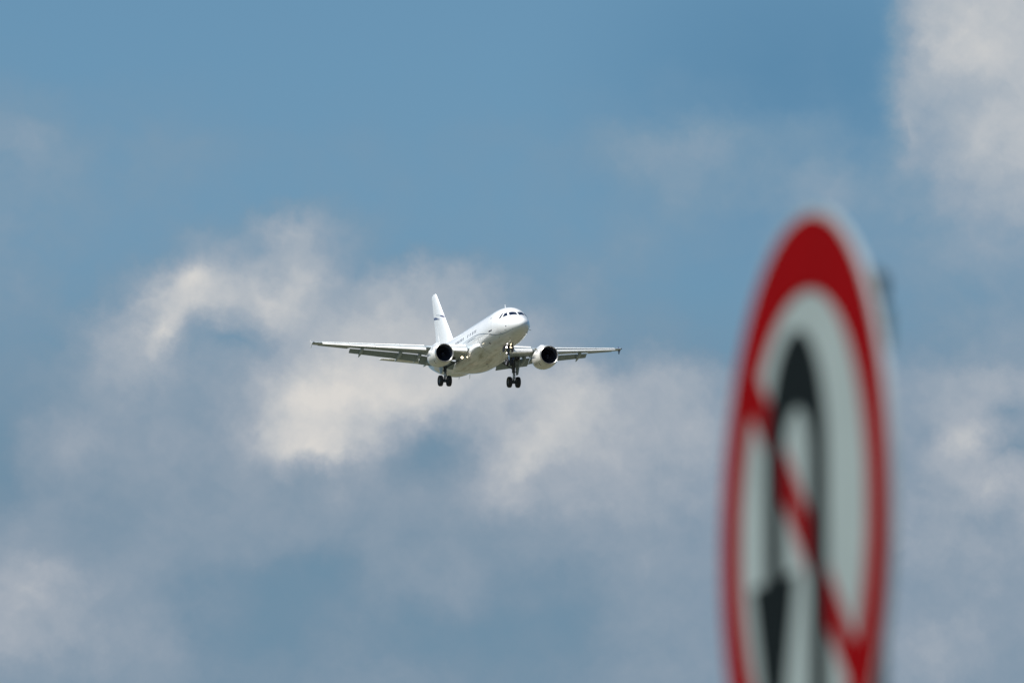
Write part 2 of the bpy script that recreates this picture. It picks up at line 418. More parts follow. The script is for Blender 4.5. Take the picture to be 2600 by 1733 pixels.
def fuselage():
    xs = [0.0003, .0012, .003, .006, .010, .015]; x = .022
    while x < 6.4: xs.append(x); x += .02 + .12 * min(1, x / 2.5)
    x = 6.6
    while x < 33.84: xs.append(x); x += .55 if x < 22 else .3
    xs.append(33.84)
    rings = [[f_pt(x, 2 * PI * i / 72) for i in range(72)] for x in xs]
    mb = MB().loft(rings)
    body = mb.build('fuselage', MW, plane)
    # auxiliary exhaust at the tail cone
    MB().lathe([(33.80, .12), (33.95, .11), (33.95, .09), (33.7, .09)], (0, 0, 1.14), 'x', 20).build('tail_exhaust', MEX, body)
    # belly fairing
    def fsec(x, hw, top, bot, e=2.6):
        cz = (top + bot) / 2; hh = (top - bot) / 2; r = []
        for i in range(64):
            t = 2 * PI * i / 64; c, s = math.cos(t), math.sin(t)
            r.append(Vector((x, hw * math.copysign(abs(s) ** (2 / e), s), cz + hh * math.copysign(abs(c) ** (2 / e), c))))
        return r
    FS = [(9.75, 1.80, -.75, -1.45), (10.1, 1.97, -.60, -1.58), (10.6, 2.12, -.46, -1.76), (11.2, 2.22, -.38, -1.98), (12.0, 2.27, -.36, -2.20),
          (13.5, 2.28, -.38, -2.38), (16.0, 2.28, -.42, -2.42), (17.8, 2.26, -.50, -2.38), (19.2, 2.15, -.66, -2.28), (20.4, 1.95, -.90, -2.12), (21.4, 1.5, -1.2, -1.9)]
    ks = [pchip([s[0] for s in FS], [s[k] for s in FS]) for k in (1, 2, 3)]
    rg = []
    for i in range(48):
        x = 9.75 + (21.4 - 9.75) * i / 47; rg.append(fsec(x, *(k(x) for k in ks), 2.05 + .5 * min(1, max(0, (x - 9.75) / 2.5))))
    fair = MB().loft(rg).build('belly_fairing', MW, plane)
    f_line([(9.72, a) for a in [R(t) for t in range(102, 170, 6)]], .035, 'panel_joint', MGRY, fair, .008)
    # livery
    for sg in (1, -1):
        pts = [(x, t * sg) for x, t in LIV]
        f_line(pts, lambda t: .02 + .05 * math.sin(PI * min(1, max(0, t))), 'livery_line', MLIV, body)
        pts = [(x, t * sg) for x, t in LIV2]
        f_line(pts, lambda t: .02 + .06 * math.sin(PI * t), 'livery_line', MLIV, body)
        # cabin windows
        for x in (17.8, 17.28, 16.74, 16.2, 15.65, 15.1, 13.4, 12.52, 11.68, 11.1, 10.52):
            z0 = .60
            mb = MB(); ring = []
            for k in range(16):
                t = 2 * PI * k / 16; c, s = math.cos(t), math.sin(t)
                ring.append((x + .105 * math.copysign(abs(c) ** .6, c), z0 + .17 * math.copysign(abs(s) ** .6, s)))
            a = [f_pt(px, side_th(px, pz, sg), .008) for px, pz in ring]; b_ = [f_pt(px, side_th(px, pz, sg), -.03) for px, pz in ring]
            mb.loft([a, b_]).build('cabin_window', MWIN, body)
        # forward door: raised outline, sill and viewport
        x0, x1, zb, zt = 4.98, 5.86, -.24, 1.58
        dm = f_patch([(x0, side_th(x0, zb, sg)), (x1, side_th(x1, zb, sg)), (x1, side_th(x1, zt, sg)), (x0, side_th(x0, zt, sg))], 10, .012)
        d = dm.build('cabin_door', MW, body)
        for a_, b_ in (((x0, zb), (x0, zt)), ((x1, zb), (x1, zt)), ((x0, zt), (x1, zt))):
            n = 6; f_line([(a_[0] + (b_[0] - a_[0]) * k / n, side_th(a_[0] + (b_[0] - a_[0]) * k / n, a_[1] + (b_[1] - a_[1]) * k / n, sg)) for k in range(n + 1)], .018, 'door_seal', MSEAL, d, .014)
        f_line([(x0 - .05, side_th(x0, zb - .05, sg)), (x1 + .05, side_th(x1, zb - .05, sg))], .10, 'door_sill', MBEZ, d, .02)
        vx = (x0 + x1) / 2; va = side_th(vx, 1.02, sg)
        f_patch([(vx - .06, va - .05), (vx + .06, va - .05), (vx + .06, va + .05), (vx - .06, va + .05)], 2, .018).build('door_viewport', MWIN, d)
        # cockpit panes
        for q in PANES: f_patch([(x, th * sg) for x, th in q], 8, .010).build('cockpit_window', MGLS, body)
        # small probes and ports on the nose
        for x, th, s in PORTS:
            f_patch([(x - s, sg * th - s / 1.6), (x + s, sg * th - s / 1.6), (x + s, sg * th + s / 1.6), (x - s, sg * th + s / 1.6)], 3, .012).build('sensor_port', MBEZ, body)
        p = f_pt(2.0, sg * R(112), 0); n_ = (f_pt(2.0, sg * R(112), .3) - p).normalized()
        MB().tube(p, p + n_ * .16, .03, .02, 8).tube(p + n_ * .15 + Vector((.05, 0, 0)), p + n_ * .15 + Vector((-.28, 0, 0)), .022, .012, 8).build('pitot_probe', MGRY, body)
    for x, y, s in BELLY:
        th = PI - math.asin(y / f_sec(x)[2])
        if x < 9.7: f_patch([(x - s, th - s * .5), (x + s, th - s * .5), (x + s, th + s * .5), (x - s, th + s * .5)], 3, .012).build('drain_port', MBEZ, body)
        else:
            MB().lathe([(0, s), (.03, s * .8)], (x, y, -2.54), 'z', 16).build('drain_port', MBEZ, fair)
    # aerials
    def blade(x, z0, h, ch, name, dirn=1, par=body):
        rg = []
        for k in range(5):
            t = k / 4; c = ch * (1 - .55 * t); xo = x + .35 * h * t
            rg.append([Vector((xo + c * u, v * .025 * (1 - .4 * t), z0 + dirn * h * t)) for u, v in ((0, 0), (.25, 1), (.6, .8), (1, 0), (.6, -.8), (.25, -1))])
        MB().loft(rg).build(name, MW, par)
    blade(5.75, 2.02, .62, .34, 'blade_aerial'); blade(13.0, 2.03, .35, .3, 'blade_aerial')
    blade(19.3, -2.36, .45, .2, 'blade_aerial', -1); blade(8.0, -2.04, .32, .3, 'blade_aerial', -1)
    MB().tube((22.6, .2, -2.0), (22.75, .2, -2.32), .03, .015, 8).build('drain_mast', MGRY, body)
    # smooth satellite hump ahead of the fin
    return body

#DATA
LIV = [(15.2,1.591),(13.7,1.566),(11.1,1.56),(9.33,1.61),(7.64,1.726),(6.32,1.853),(5.23,1.989),(4.16,2.117),(3.1,2.184),(2.08,2.201),(1.3,2.14)]
LIV2 = [(13.9,1.66),(12.4,1.65),(10.6,1.66)]
PANES = [[(2.43,.52),(2.08,.045),(1.41,.07),(1.90,.66)], [(2.545,.611),(2.06,.775),(2.62,1.075),(2.765,.76)], [(2.90,.80),(2.92,1.14),(3.26,1.22),(3.11,.864)]]
PORTS = [(1.81,1.703,.07),(.92,2.129,.045),(3.2,2.098,.04),(2.49,2.679,.05),(4.05,2.30,.04)]
BELLY = [(7.14,1.43,.11), (4.6, .5, .06), (12.25, .28, .14), (13.8, -.34, .08)]
#DATA-END

# ------------------------------------------------------------------ aerofoil surfaces
def foil(n=16, t=.12, camber=.02):
    """closed loop (u, v) from the trailing edge over the top to the nose and back"""
    up = []; lo = []
    for i in range(n + 1):
        u = .5 * (1 - math.cos(PI * i / n))
        th = 5 * t * (.2969 * math.sqrt(u) - .126 * u - .3516 * u * u + .2843 * u ** 3 - .1036 * u ** 4)
        c = camber * 4 * u * (1 - u); up.append((u, c + th)); lo.append((u, c - th))
    return up[::-1] + lo[1:-1]
def foil_z(u, t, camber=.02):
    th = 5 * t * (.2969 * math.sqrt(u) - .126 * u - .3516 * u * u + .2843 * u ** 3 - .1036 * u ** 4); c = camber * 4 * u * (1 - u)
    return c + th, c - th
def lerp_tab(tab, y):
    for (a, b) in zip(tab, tab[1:]):
        if y <= b[0] or b is tab[-1]:
            t = (y - a[0]) / (b[0] - a[0]); return [a[k] + (b[k] - a[k]) * t for k in range(1, len(a))]
# y, leading edge x, chord, z of chord line at leading edge, thickness, nose-up twist in degrees
WT = [(1.2, 11.40, 6.60, -1.02, .150, 4.5), (2.0, 11.80, 6.15, -.98, .148, 4.2), (6.4, 14.10, 3.90, -.50, .122, 2.2), (13.1, 17.58, 2.36, .30, .112, .4), (16.95, 19.58, 1.50, .80, .105, -.6)]
def wing_pt(y, u, v):
    xl, c, z, t, tw = lerp_tab(WT, y); a = R(tw)
    return Vector((xl + c * (u * math.cos(a) + v * math.sin(a)), y, z + c * (-u * math.sin(a) + v * math.cos(a))))
def wing_loop(y, u0=0.0, u1=1.0):
    t = lerp_tab(WT, y)[3]; pts = []
    n = 22; us = [u0 + (u1 - u0) * .5 * (1 - math.cos(PI * i / n)) for i in range(n + 1)]
    up = [(u, foil_z(u, t)[0]) for u in us]; lo = [(u, foil_z(u, t)[1]) for u in us]
    if u0 == 0: lo = lo[1:]
    return [wing_pt(y, u, v) for u, v in up[::-1] + (lo if u1 < 1 else lo[:-1])]
def mirror(pts, sg): return [Vector((p.x, p.y * sg, p.z)) for p in pts]
def span(y0, y1, n): return [y0 + (y1 - y0) * i / n for i in range(n + 1)]

def make_wing(sg):
    mb = MB()
    mb.loft([mirror(wing_loop(y, 0, .80), sg) for y in span(1.2, 2.40, 2)])
    mb.loft([mirror(wing_loop(y, .035, .80), sg) for y in span(2.402, 5.2, 4)])
    mb.loft([mirror(wing_loop(y, 0, .80), sg) for y in span(5.202, 6.3, 2)])
    mb.loft([mirror(wing_loop(y, .045, .80), sg) for y in span(6.302, 13.10, 7)])
    mb.loft([mirror(wing_loop(y, .045, 1), sg) for y in span(13.102, 13.2, 1)])
    mb.loft([mirror(wing_loop(y, .045, .76), sg) for y in span(13.202, 16.2, 4)])
    mb.loft([mirror(wing_loop(y), sg) for y in span(16.202, 16.95, 2)])
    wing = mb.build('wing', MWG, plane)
    # rounded tip cap
    t0 = wing_loop(16.95); c = sum(t0, Vector()) / len(t0)
    rg = []
    for k in range(5):
        a = k / 4 * PI / 2; rg.append(mirror([Vector((p.x, 16.952 + .10 * math.sin(a), c.z + (p.z - c.z) * max(.08, math.cos(a)))) for p in t0], sg))
    MB().loft(rg).build('wing_tip', MWG, wing)
    # aileron, drooped
    rg = []
    for y in span(13.25, 16.25, 4):
        t = lerp_tab(WT, y)[3]; h0 = wing_pt(y, .775, 0); loop = []
        for u, v in [(1, 0), (.9, foil_z(.9, t)[0]), (.775, foil_z(.775, t)[0]), (.765, 0), (.775, foil_z(.775, t)[1]), (.9, foil_z(.9, t)[1])]:
            p = wing_pt(y, u, v) - h0; a = R(7); loop.append(h0 + Vector((p.x * math.cos(a) + p.z * math.sin(a), 0, -p.x * math.sin(a) + p.z * math.cos(a))))
        rg.append(mirror(loop, sg))
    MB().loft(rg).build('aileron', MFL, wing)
    # slats, drooped 24 degrees and moved forward
    for (y0, y1) in ((2.45, 5.15), (6.35, 8.68), (8.72, 11.12), (11.16, 13.60), (13.64, 16.15)):
        rg = []
        for y in span(y0, y1, 4):
            xl, ch, z, t, tw = lerp_tab(WT, y); k = 0.19 if y < 6 else .235
            us = [k * .5 * (1 - math.cos(PI * i / 10)) for i in range(11)]
            up = [(u, foil_z(u, t)[0]) for u in us][::-1]; lo = [(u, foil_z(u, t)[1]) for u in us if u <= k * .55][1:]
            inner = [(k * .50, foil_z(k * .5, t)[1] + .004), (k * .30, -.006), (k * .45, foil_z(k * .5, t)[0] * .62), (k * .75, foil_z(k * .75, t)[0] * .86)]
            a = R(28); loop = []; hx, hz = k, foil_z(k, t)[0]
            for u, v in up + lo + inner:
                du, dv = u - hx, v - hz
                uu = hx + du * math.cos(a) - dv * math.sin(a) - .062; vv = hz + du * math.sin(a) + dv * math.cos(a) + .020
                loop.append(wing_pt(y, uu, vv))
            rg.append(mirror(loop, sg))
        MB().loft(rg).build('slat', MSL, wing)
    # flaps, 35 degrees down
    def flap(y0, y1, cfun, dz, n=5, name='flap'):
        rg = []
        for y in span(y0, y1, n):
            h0 = wing_pt(y, .805, lerp_tab(WT, y)[3] * -.06) + Vector((.03, 0, -dz)); cf = cfun(y); a = R(34); loop = []
            for u, v in foil(9, .15, .03):
                loop.append(h0 + Vector((cf * (u * math.cos(a) + v * math.sin(a)), 0, cf * (-u * math.sin(a) + v * math.cos(a)))))
            rg.append(mirror(loop, sg))
        return MB().loft(rg).build(name, MFL, wing)
    flap(2.35, 6.0, lambda y: 1.25, .16)
    flap(6.08, 13.08, lambda y: 1.06 + (.66 - 1.06) * (y - 6.08) / 7.0, .10, 8)
    # flap track fairings
    for y, tipx, tipz, dep, x0 in ((12.0, 20.15, -.60, .26, .50), (8.2, 19.5, -1.10, .32, .52), (6.25, 19.2, -1.25, .26, .6), (5.15, 19.3, -1.62, .40, .58)):
        a = wing_pt(y, x0, lerp_tab(WT, y)[3] * -.45); m1 = wing_pt(y, .80, -.05) + Vector((0, 0, -dep * .75)); tip = Vector((tipx, y, tipz)); rg = []
        for k in range(13):
            t = k / 12; p = a * (1 - t) ** 2 + m1 * 2 * t * (1 - t) + tip * t * t
            r = (math.sin(PI * min(1, t * .80 + .10)) ** .7) * (1 - .55 * t) if t < 1 else .04
            hw = .23 * max(.12, r); hh = dep * 1.2 * max(.08, r)
            rg.append(mirror([p + Vector((0, hw * math.cos(q * PI / 8), hh * math.sin(q * PI / 8))) for q in range(16)], sg))
        MB().loft(rg).build('flap_track_fairing', MWG, wing)
    # wing tip fence
    o = lambda x, z: (x, z)
    outline = [(19.72, .78), (20.25, 1.02), (20.87, 1.40), (21.12, 1.42), (21.14, .82), (20.98, .30), (20.62, .18), (20.30, .50)]
    rg = [mirror([Vector((x, 17.03 + dy, z)) for x, z in [(20.55 + (x_ - 20.55) * k, .8 + (z_ - .8) * k) for x_, z_ in outline]], sg) for dy, k in ((-.02, .66), (0, .72), (.02, .66))]
    MB().loft(rg).build('wingtip_fence', MFENCE if sg > 0 else MBLU, wing, smooth=False)  # port fence in navy: its shaded look is put into the colour
    p = wing_pt(16.9, .05, 0); p.y = (p.y + .09) * sg
    MB().lathe([(-.09, .01), (-.06, .05), (0, .07), (.12, .06)], p, 'x', 12).build('navigation_lamp', MGLS, wing)
    # landing lamp in the wing root
    lm = MB().lathe([(-.10, .13), (.02, .15), (.14, .10), (.18, .03)], (12.9, sg * 2.82, -1.80), 'x', 20).build('lamp_housing', MBEZ, wing)
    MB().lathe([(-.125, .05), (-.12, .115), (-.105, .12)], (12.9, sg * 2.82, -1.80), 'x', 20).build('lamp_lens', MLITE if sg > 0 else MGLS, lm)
    lm = MB().lathe([(-.10, .06), (.02, .07), (.10, .03)], (12.6, sg * 2.33, -1.80), 'x', 16).build('lamp_housing', MBEZ, wing)  # small lamp added in place of the landing lamp's reflection on the belly fairing
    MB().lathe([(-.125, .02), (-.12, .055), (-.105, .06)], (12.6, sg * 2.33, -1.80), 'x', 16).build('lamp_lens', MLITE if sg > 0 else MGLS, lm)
    return wing

# ------------------------------------------------------------------ engines
def make_engine(sg):
    cy = 5.75 * sg; cz = -1.97; x0 = 9.42
    eng = empty('engine', plane); eng.location = (0, 0, 0)
    c = (x0, cy, cz)
    nac = MB().lathe([(.16, 1.035), (.5, 1.13), (1.0, 1.19), (1.6, 1.205), (2.2, 1.17), (2.8, 1.07), (3.3, .93), (3.31, .90), (2.9, .90), (2.2, 1.0), (1.2, 1.02), (.3, .96)], c, 'x', 72, close=True)
    nac.build('nacelle', MNAC, eng)
    lip = [(.165, 1.0365), (.10, 1.022), (.045, .997), (.012, .970), (0, .948), (.012, .926), (.05, .905), (.12, .892), (.16, .888), (.17, .95)]
    MB().lathe(lip, c, 'x', 72, close=True).build('inlet_lip', MMET, eng)
    MB().lathe([(.155, .889), (.6, .868), (1.25, .868), (1.25, .90), (.165, .93)], c, 'x', 64, close=True).build('inlet_duct', MINT, eng)
    fan = MB(); n = 36
    for i in range(n):
        t0 = 2 * PI * i / n; rg = []
        for k in range(6):
            r = .24 + (.86 - .24) * k / 5; tw = R(25 + 38 * k / 5); ch = .13 + .05 * k / 5
            ctr = Vector((.95, math.cos(t0) * r, math.sin(t0) * r)); tang = Vector((0, -math.sin(t0), math.cos(t0))); ax = Vector((1, 0, 0))
            d = ax * math.cos(tw) + tang * math.sin(tw); nn = ax * math.sin(tw) - tang * math.cos(tw)
            rg.append([Vector(c) + ctr + d * ch / 2, Vector(c) + ctr + nn * .008, Vector(c) + ctr - d * ch / 2, Vector(c) + ctr - nn * .008])
        fan.loft(rg)
    fan.build('fan', MFAN, eng)
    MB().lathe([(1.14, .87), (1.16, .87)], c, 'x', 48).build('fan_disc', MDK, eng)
    MB().lathe([(.52, .005), (.58, .07), (.70, .15), (.85, .22), (1.02, .26)], c, 'x', 32).build('spinner', MSPIN, eng)
    sw = []
    for k in range(14):
        t = k / 13; a = t * 4.2 + .6; x = .56 + .22 * t; r = .045 + .135 * t + .012; p = Vector(c) + Vector((x, r * math.cos(a), r * math.sin(a))); sw.append(p)
    MB().path(sw, .010, 6).build('spinner_swirl', MGRY, eng)
    MB().lathe([(2.6, .70), (3.3, .66), (4.0, .50), (4.02, .46), (3.4, .5)], c, 'x', 48).build('core_nozzle', MEX, eng)
    MB().lathe([(3.5, .34), (4.0, .30), (4.6, .10), (4.75, .02)], c, 'x', 32).build('exhaust_cone', MEX, eng)
    # pylon
    rg = []
    for x, zb, zt, hw in ((10.75, -.82, -.76, .03), (11.2, -.95, -.60, .14), (12.2, -1.05, -.38, .20), (13.2, -1.2, -.40, .21), (14.2, -1.25, -.62, .20), (15.4, -1.15, -.75, .14), (16.6, -.95, -.80, .04)):
        rg.append([Vector((x, cy + hw * math.cos(q * PI / 6) , (zb + zt) / 2 + (zt - zb) / 2 * math.sin(q * PI / 6))) for q in range(12)])
    MB().loft(rg).build('pylon', MW, eng)
    # strake, vents and lifting marks on the cowl
    def cowl(x, th, off=0):
        r = pchip([0, .5, 1.0, 1.6, 2.2, 2.8, 3.3], [1.0, 1.13, 1.19, 1.205, 1.17, 1.07, .93])(x) + off
        return Vector((x0 + x, cy + r * math.sin(th), cz + r * math.cos(th)))
    def cpatch(x, th, dx, dth, name, mat, off=.008):
        n = 4; a = []; b_ = []
        for q in range(16):
            t = 2 * PI * q / 16; xx = x + dx * math.copysign(abs(math.cos(t)) ** .7, math.cos(t)); tt = th + dth * math.copysign(abs(math.sin(t)) ** .7, math.sin(t))
            a.append(cowl(xx, tt, off)); b_.append(cowl(xx, tt, -.02))
        MB().loft([a, b_]).build(name, mat, eng, smooth=False)
    cpatch(.85, R(132), .07, R(3.6), 'cowl_vent', MBEZ); cpatch(.92, R(143), .05, R(2.8), 'cowl_vent', MBEZ)
    cpatch(.80, R(62), .05, R(6.5), 'cowl_emblem', MBEZ); cpatch(1.02, R(66), .05, R(4.0), 'cowl_emblem', MLIV)
    cpatch(.80, R(-62), .05, R(6.5), 'cowl_emblem', MBEZ)
    # trim sweep round the outboard cowl
    for th0, th1, x_a, x_b, wd in ((96, 84, 1.0, 2.9, .05), (88, 78, .75, 2.6, .02), (18, 40, .7, 2.2, .05)):
        for s2 in (1, -1):
            pts = [cowl(x_a + (x_b - x_a) * k / 12, s2 * R(th0 + (th1 - th0) * (k / 12) ** .6), .008) for k in range(13)]
            rg = []
            for k, p in enumerate(pts):
                ww = wd * (.25 + math.sin(PI * k / 12)); nrm = (p - Vector((p.x, cy, cz))).normalized(); tg = Vector((1, 0, 0)).cross(nrm)
                rg.append([p + tg * ww, p - tg * ww, p - tg * ww - nrm * .03, p + tg * ww - nrm * .03])
            MB().loft(rg).build('cowl_trim', MLIV, eng, smooth=False)
    rg = []
    for k in range(5):
        t = k / 4; rg.append([cowl(1.2 + .3 * t + u * (.7 - .35 * t), R(48 * -sg) , .0 + .26 * t) + Vector((0, v, 0)) for u, v in ((0, 0), (.3, .015), (1, 0), (.3, -.015))])
    MB().loft(rg).build('nacelle_strake', MW, eng, smooth=False)
    return eng

# ------------------------------------------------------------------ tail
def make_tail():
    # fin: z, leading edge x, chord, thickness
    T = [(1.55, 24.05, 7.15, .075), (2.15, 24.75, 6.5, .09), (3.1, 25.55, 5.55, .10), (8.25, 30.48, 1.88, .095), (8.47, 30.85, 1.42, .06)]
    def pt(z, u, v):
        xl, ch, t = lerp_tab(T, z); return Vector((xl + ch * u, ch * v, z))
    def loop(z, u0, u1):
        t = lerp_tab(T, z)[2]; n = 16; us = [u0 + (u1 - u0) * .5 * (1 - math.cos(PI * i / n)) for i in range(n + 1)]
        a = [(u, foil_z(u, t, 0)[0]) for u in us]; b_ = [(u, foil_z(u, t, 0)[1]) for u in us]
        if u0 == 0: b_ = b_[1:]
        return [pt(z, u, v) for u, v in a[::-1] + (b_ if u1 < 1 else b_[:-1])]
    zs = [1.55, 1.85, 2.15, 2.6, 3.1, 4.4, 5.7, 7.0, 8.25, 8.40, 8.47]
    fin = MB().loft([loop(z, 0, .715) for z in zs[:-1]] + [loop(8.47, 0, .72)]).build('fin', MW, plane)
    MB().loft([loop(z, .722, 1.0) for z in (2.3, 4.4, 6.5, 7.85)]).build('rudder', MW, fin)
    MB().loft([loop(z, .722, 1.0) for z in (7.87, 8.2, 8.40)]).build('fin_tip', MW, fin)
    # two navy flashes on each side
    for sg in (1, -1):
        def flash(up, lo, mat):
            us = sorted(set([p[0] for p in up] + [up[0][0] + (up[-1][0] - up[0][0]) * k / 14 for k in range(15)])); fu, fl = pchip(*zip(*up)), pchip(*zip(*lo)); rg = []
            for u in us:
                row = []
                for z, o_ in ((fu(u), .012), ((fu(u) + fl(u)) / 2, .012), (fl(u), .012), (fl(u), -.02), (fu(u), -.02)):
                    p = pt(z, u, foil_z(u, lerp_tab(T, z)[2], 0)[0]); row.append(Vector((p.x, sg * (p.y + o_), p.z)))
                rg.append(row)
            MB().loft(rg).build('fin_flash', mat, fin, smooth=False)
        flash([(.004, 5.52), (.10, 5.68), (.25, 5.80)], [(.004, 5.34), (.117, 5.51), (.25, 5.74)], MBLU)
        flash([(.25, 5.80), (.45, 5.985), (.64, 6.10)], [(.25, 5.76), (.45, 5.945), (.64, 6.07)], MLIV)
        flash([(.34, 5.36), (.49, 5.59), (.65, 5.80), (.85, 5.94), (.985, 5.98)], [(.34, 5.33), (.57, 5.51), (.85, 5.67), (.985, 5.74)], MBLU)
        def finline(p0, p1):
            mb = MB(); k = 14; rg = []
            for i in range(k + 1):
                z = p0[1] + (p1[1] - p0[1]) * i / k; u = p0[0] + (p1[0] - p0[0]) * i / k
                p = pt(z, u, foil_z(u, lerp_tab(T, z)[2], 0)[0]); q = Vector((.012, 0, 0))
                rg.append([Vector((p.x + dx, sg * (p.y + dy), p.z)) for dx, dy in ((-.012, .005), (.012, .005), (.012, -.02), (-.012, -.02))])
            mb.loft(rg).build('panel_joint', MGRY, fin, smooth=False)
        finline((.70, 3.4), (.70, 6.2)); finline((.70, 6.2), (.56, 7.8))
    # tailplane
    H = [(.4, 28.35, 3.9, .80, .11, 0), (1.2, 28.75, 3.5, .84, .11, 0), (6.10, 31.55, 1.25, 1.46, .09, 0)]
    def hp(y, u, v):
        xl, ch, z, t, _ = lerp_tab(H, y); a = R(-3); return Vector((xl + ch * (u * math.cos(a) + v * math.sin(a)), y, z + ch * (-u * math.sin(a) + v * math.cos(a))))
    for sg in (1, -1):
        def lp(y, u0, u1):
            t = lerp_tab(H, y)[3]; n = 12; us = [u0 + (u1 - u0) * .5 * (1 - math.cos(PI * i / n)) for i in range(n + 1)]
            a = [(u, foil_z(u, t, 0)[0]) for u in us]; b_ = [(u, foil_z(u, t, 0)[1]) for u in us]
            if u0 == 0: b_ = b_[1:]
            return mirror([hp(y, u, v) for u, v in a[::-1] + (b_ if u1 < 1 else b_[:-1])], sg)
        st = MB().loft([lp(y, 0, .70) for y in span(.4, 6.10, 6)]).build('tailplane', MSL, plane)
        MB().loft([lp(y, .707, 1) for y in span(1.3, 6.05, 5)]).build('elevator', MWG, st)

# ------------------------------------------------------------------ undercarriage
def wheel(c, r, wd, parent, sg=1):
    ty = MB(); prof = []
    h = wd / 2
    for a, rr in ((-h * .62, r * .58), (-h * .9, r * .66), (-h, r * .80), (-h * .90, r * .92), (-h * .62, r * .985), (-h * .3, r), (h * .3, r), (h * .62, r * .985), (h * .90, r * .92), (h, r * .80), (h * .9, r * .66), (h * .62, r * .58)):
        prof.append((a, rr))
    wh = empty('wheel', parent)
    ty.lathe(prof, c, 'y', 40, close=True)
    for k in (-.32, 0, .32): pass
    ty.build('tyre', MTYR, wh)
    MB().lathe([(-h * .60, .06), (-h * .62, r * .20), (-h * .35, r * .24), (-h * .30, r * .46), (-h * .66, r * .55), (-h * .58, r * .60), (h * .58, r * .60), (h * .66, r * .55), (h * .30, r * .46), (h * .35, r * .24), (h * .62, r * .20), (h * .60, .06)], c, 'y', 28).build('rim', MRIM, wh)
    return wh
def make_gear():
    for sg in (1, -1):
        g = empty('main_gear', plane); y = 3.795 * sg; ax = Vector((16.11, y, -3.715)); top = Vector((15.75, y - .05 * sg, -1.15))
        mid = top.lerp(ax, .60)
        MB().tube(top, mid, .20, .17, 18).tube(mid, mid.lerp(ax, .06), .20, .20, 18).tube(top + Vector((.1, 0, .1)), top + Vector((-.15, 0, -.35)), .27, .2, 14).build('strut', MGEAR, g)
        MB().tube(mid.lerp(ax, .04), ax, .095, .095, 16).build('oleo', MCHR, g)
        MB().tube(ax + Vector((0, -.34, 0)), ax + Vector((0, .34, 0)), .085, .085, 14).tube(ax + Vector((0, 0, -.15)), ax + Vector((0, 0, .22)), .13, .12, 14).build('axle', MGEAR, g)
        b0 = top.lerp(mid, .80); b1 = Vector((15.9, 1.95 * sg, -1.35)); bm_ = b0.lerp(b1, .5)
        MB().tube(b0, bm_, .085, .075, 10).tube(bm_, b1, .075, .085, 10).tube(bm_, top.lerp(mid, .15), .04, .04, 8).build('side_stay', MGEAR, g)
        tl = mid + Vector((-.20, 0, -.05)); tk = mid.lerp(ax, .55) + Vector((-.48, 0, 0)); te = ax + Vector((-.12, 0, .15))
        MB().tube(tl, tk, .05, .04, 8).tube(tk, te, .04, .05, 8).box(tl, (.2, .22, .1)).build('torque_link', MGEAR, g)
        MB().path([top + Vector((-.24, .06, 0)), mid + Vector((-.20, .07, 0)), mid.lerp(ax, .5) + Vector((-.14, .12, 0)), ax + Vector((-.05, .2, .1))], .02, 6).path([top + Vector((-.24, -.08, 0)), mid + Vector((-.2, -.09, .1)), ax + Vector((-.05, -.2, .1))], .018, 6).build('hydraulic_hose', MDK, g)
        # leg door, standing beside the leg on the outboard side
        yo = (3.795 + .36); rg = []
        for z, xa, xb in ((-1.05, 15.15, 16.75), (-1.8, 15.2, 16.7), (-2.5, 15.35, 16.55), (-2.95, 15.6, 16.35)):
            k = (-1.05 - z) / 1.9; yy = yo + .12 * (1 - k)
            rg.append([Vector((xa, sg * yy, z)), Vector(((xa + xb) / 2, sg * (yy + .07), z)), Vector((xb, sg * yy, z)), Vector((xb, sg * (yy + .04), z)), Vector(((xa + xb) / 2, sg * (yy + .11), z)), Vector((xa, sg * (yy + .04), z))])
        MB().loft(rg).build('gear_door', MWG, g, smooth=False)
        MB().tube((15.9, sg * yo, -1.9), mid + Vector((0, 0, .35)), .035, .035, 8).tube((15.9, sg * yo, -2.6), mid + Vector((0, 0, 0)), .035, .035, 8).build('door_link', MGEAR, g)
        # open well in the wing
        MB().box((15.95, sg * 3.45, -1.33), (1.3, 1.7, .04)).build('wheel_well', MDK, g, smooth=False)
        for dy in (-.4635, .4635): wheel(ax + Vector((0, dy, 0)), .585, .40, g)
    g = empty('nose_gear', plane); ax = Vector((5.12, .03, -3.675)); top = Vector((5.25, .06, -1.8)); mid = top.lerp(ax, .55)
    MB().tube(top, mid, .125, .11, 16).tube(mid - Vector((0, 0, -.06)), mid - Vector((0, 0, .05)), .14, .14, 16).box(top.lerp(mid, .55), (.26, .34, .20)).build('strut', MGEAR, g)
    MB().tube(mid, ax, .065, .065, 14).build('oleo', MCHR, g)
    MB().tube(ax + Vector((0, -.24, 0)), ax + Vector((0, .24, 0)), .05, .05, 12).tube(ax, ax + Vector((0, 0, .2)), .08, .08, 12).build('axle', MGEAR, g)
    MB().tube(top.lerp(mid, .8), (3.6, .03, -1.95), .05, .05, 8).build('drag_stay', MGEAR, g)
    tl = mid + Vector((.12, 0, 0)); tk = mid.lerp(ax, .5) + Vector((.32, 0, 0)); te = ax + Vector((.06, 0, .12))
    MB().tube(tl, tk, .035, .03, 8).tube(tk, te, .03, .035, 8).build('torque_link', MGEAR, g)
    MB().box((5.05, .08, -2.18), (.06, .62, .05)).build('lamp_bar', MBEZ, g)
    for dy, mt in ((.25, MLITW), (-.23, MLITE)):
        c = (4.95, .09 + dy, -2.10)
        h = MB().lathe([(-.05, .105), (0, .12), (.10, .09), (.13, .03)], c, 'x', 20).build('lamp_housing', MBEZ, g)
        MB().lathe([(-.075, .04), (-.07, .095), (-.052, .10)], c, 'x', 20).build('lamp_lens', mt, h)
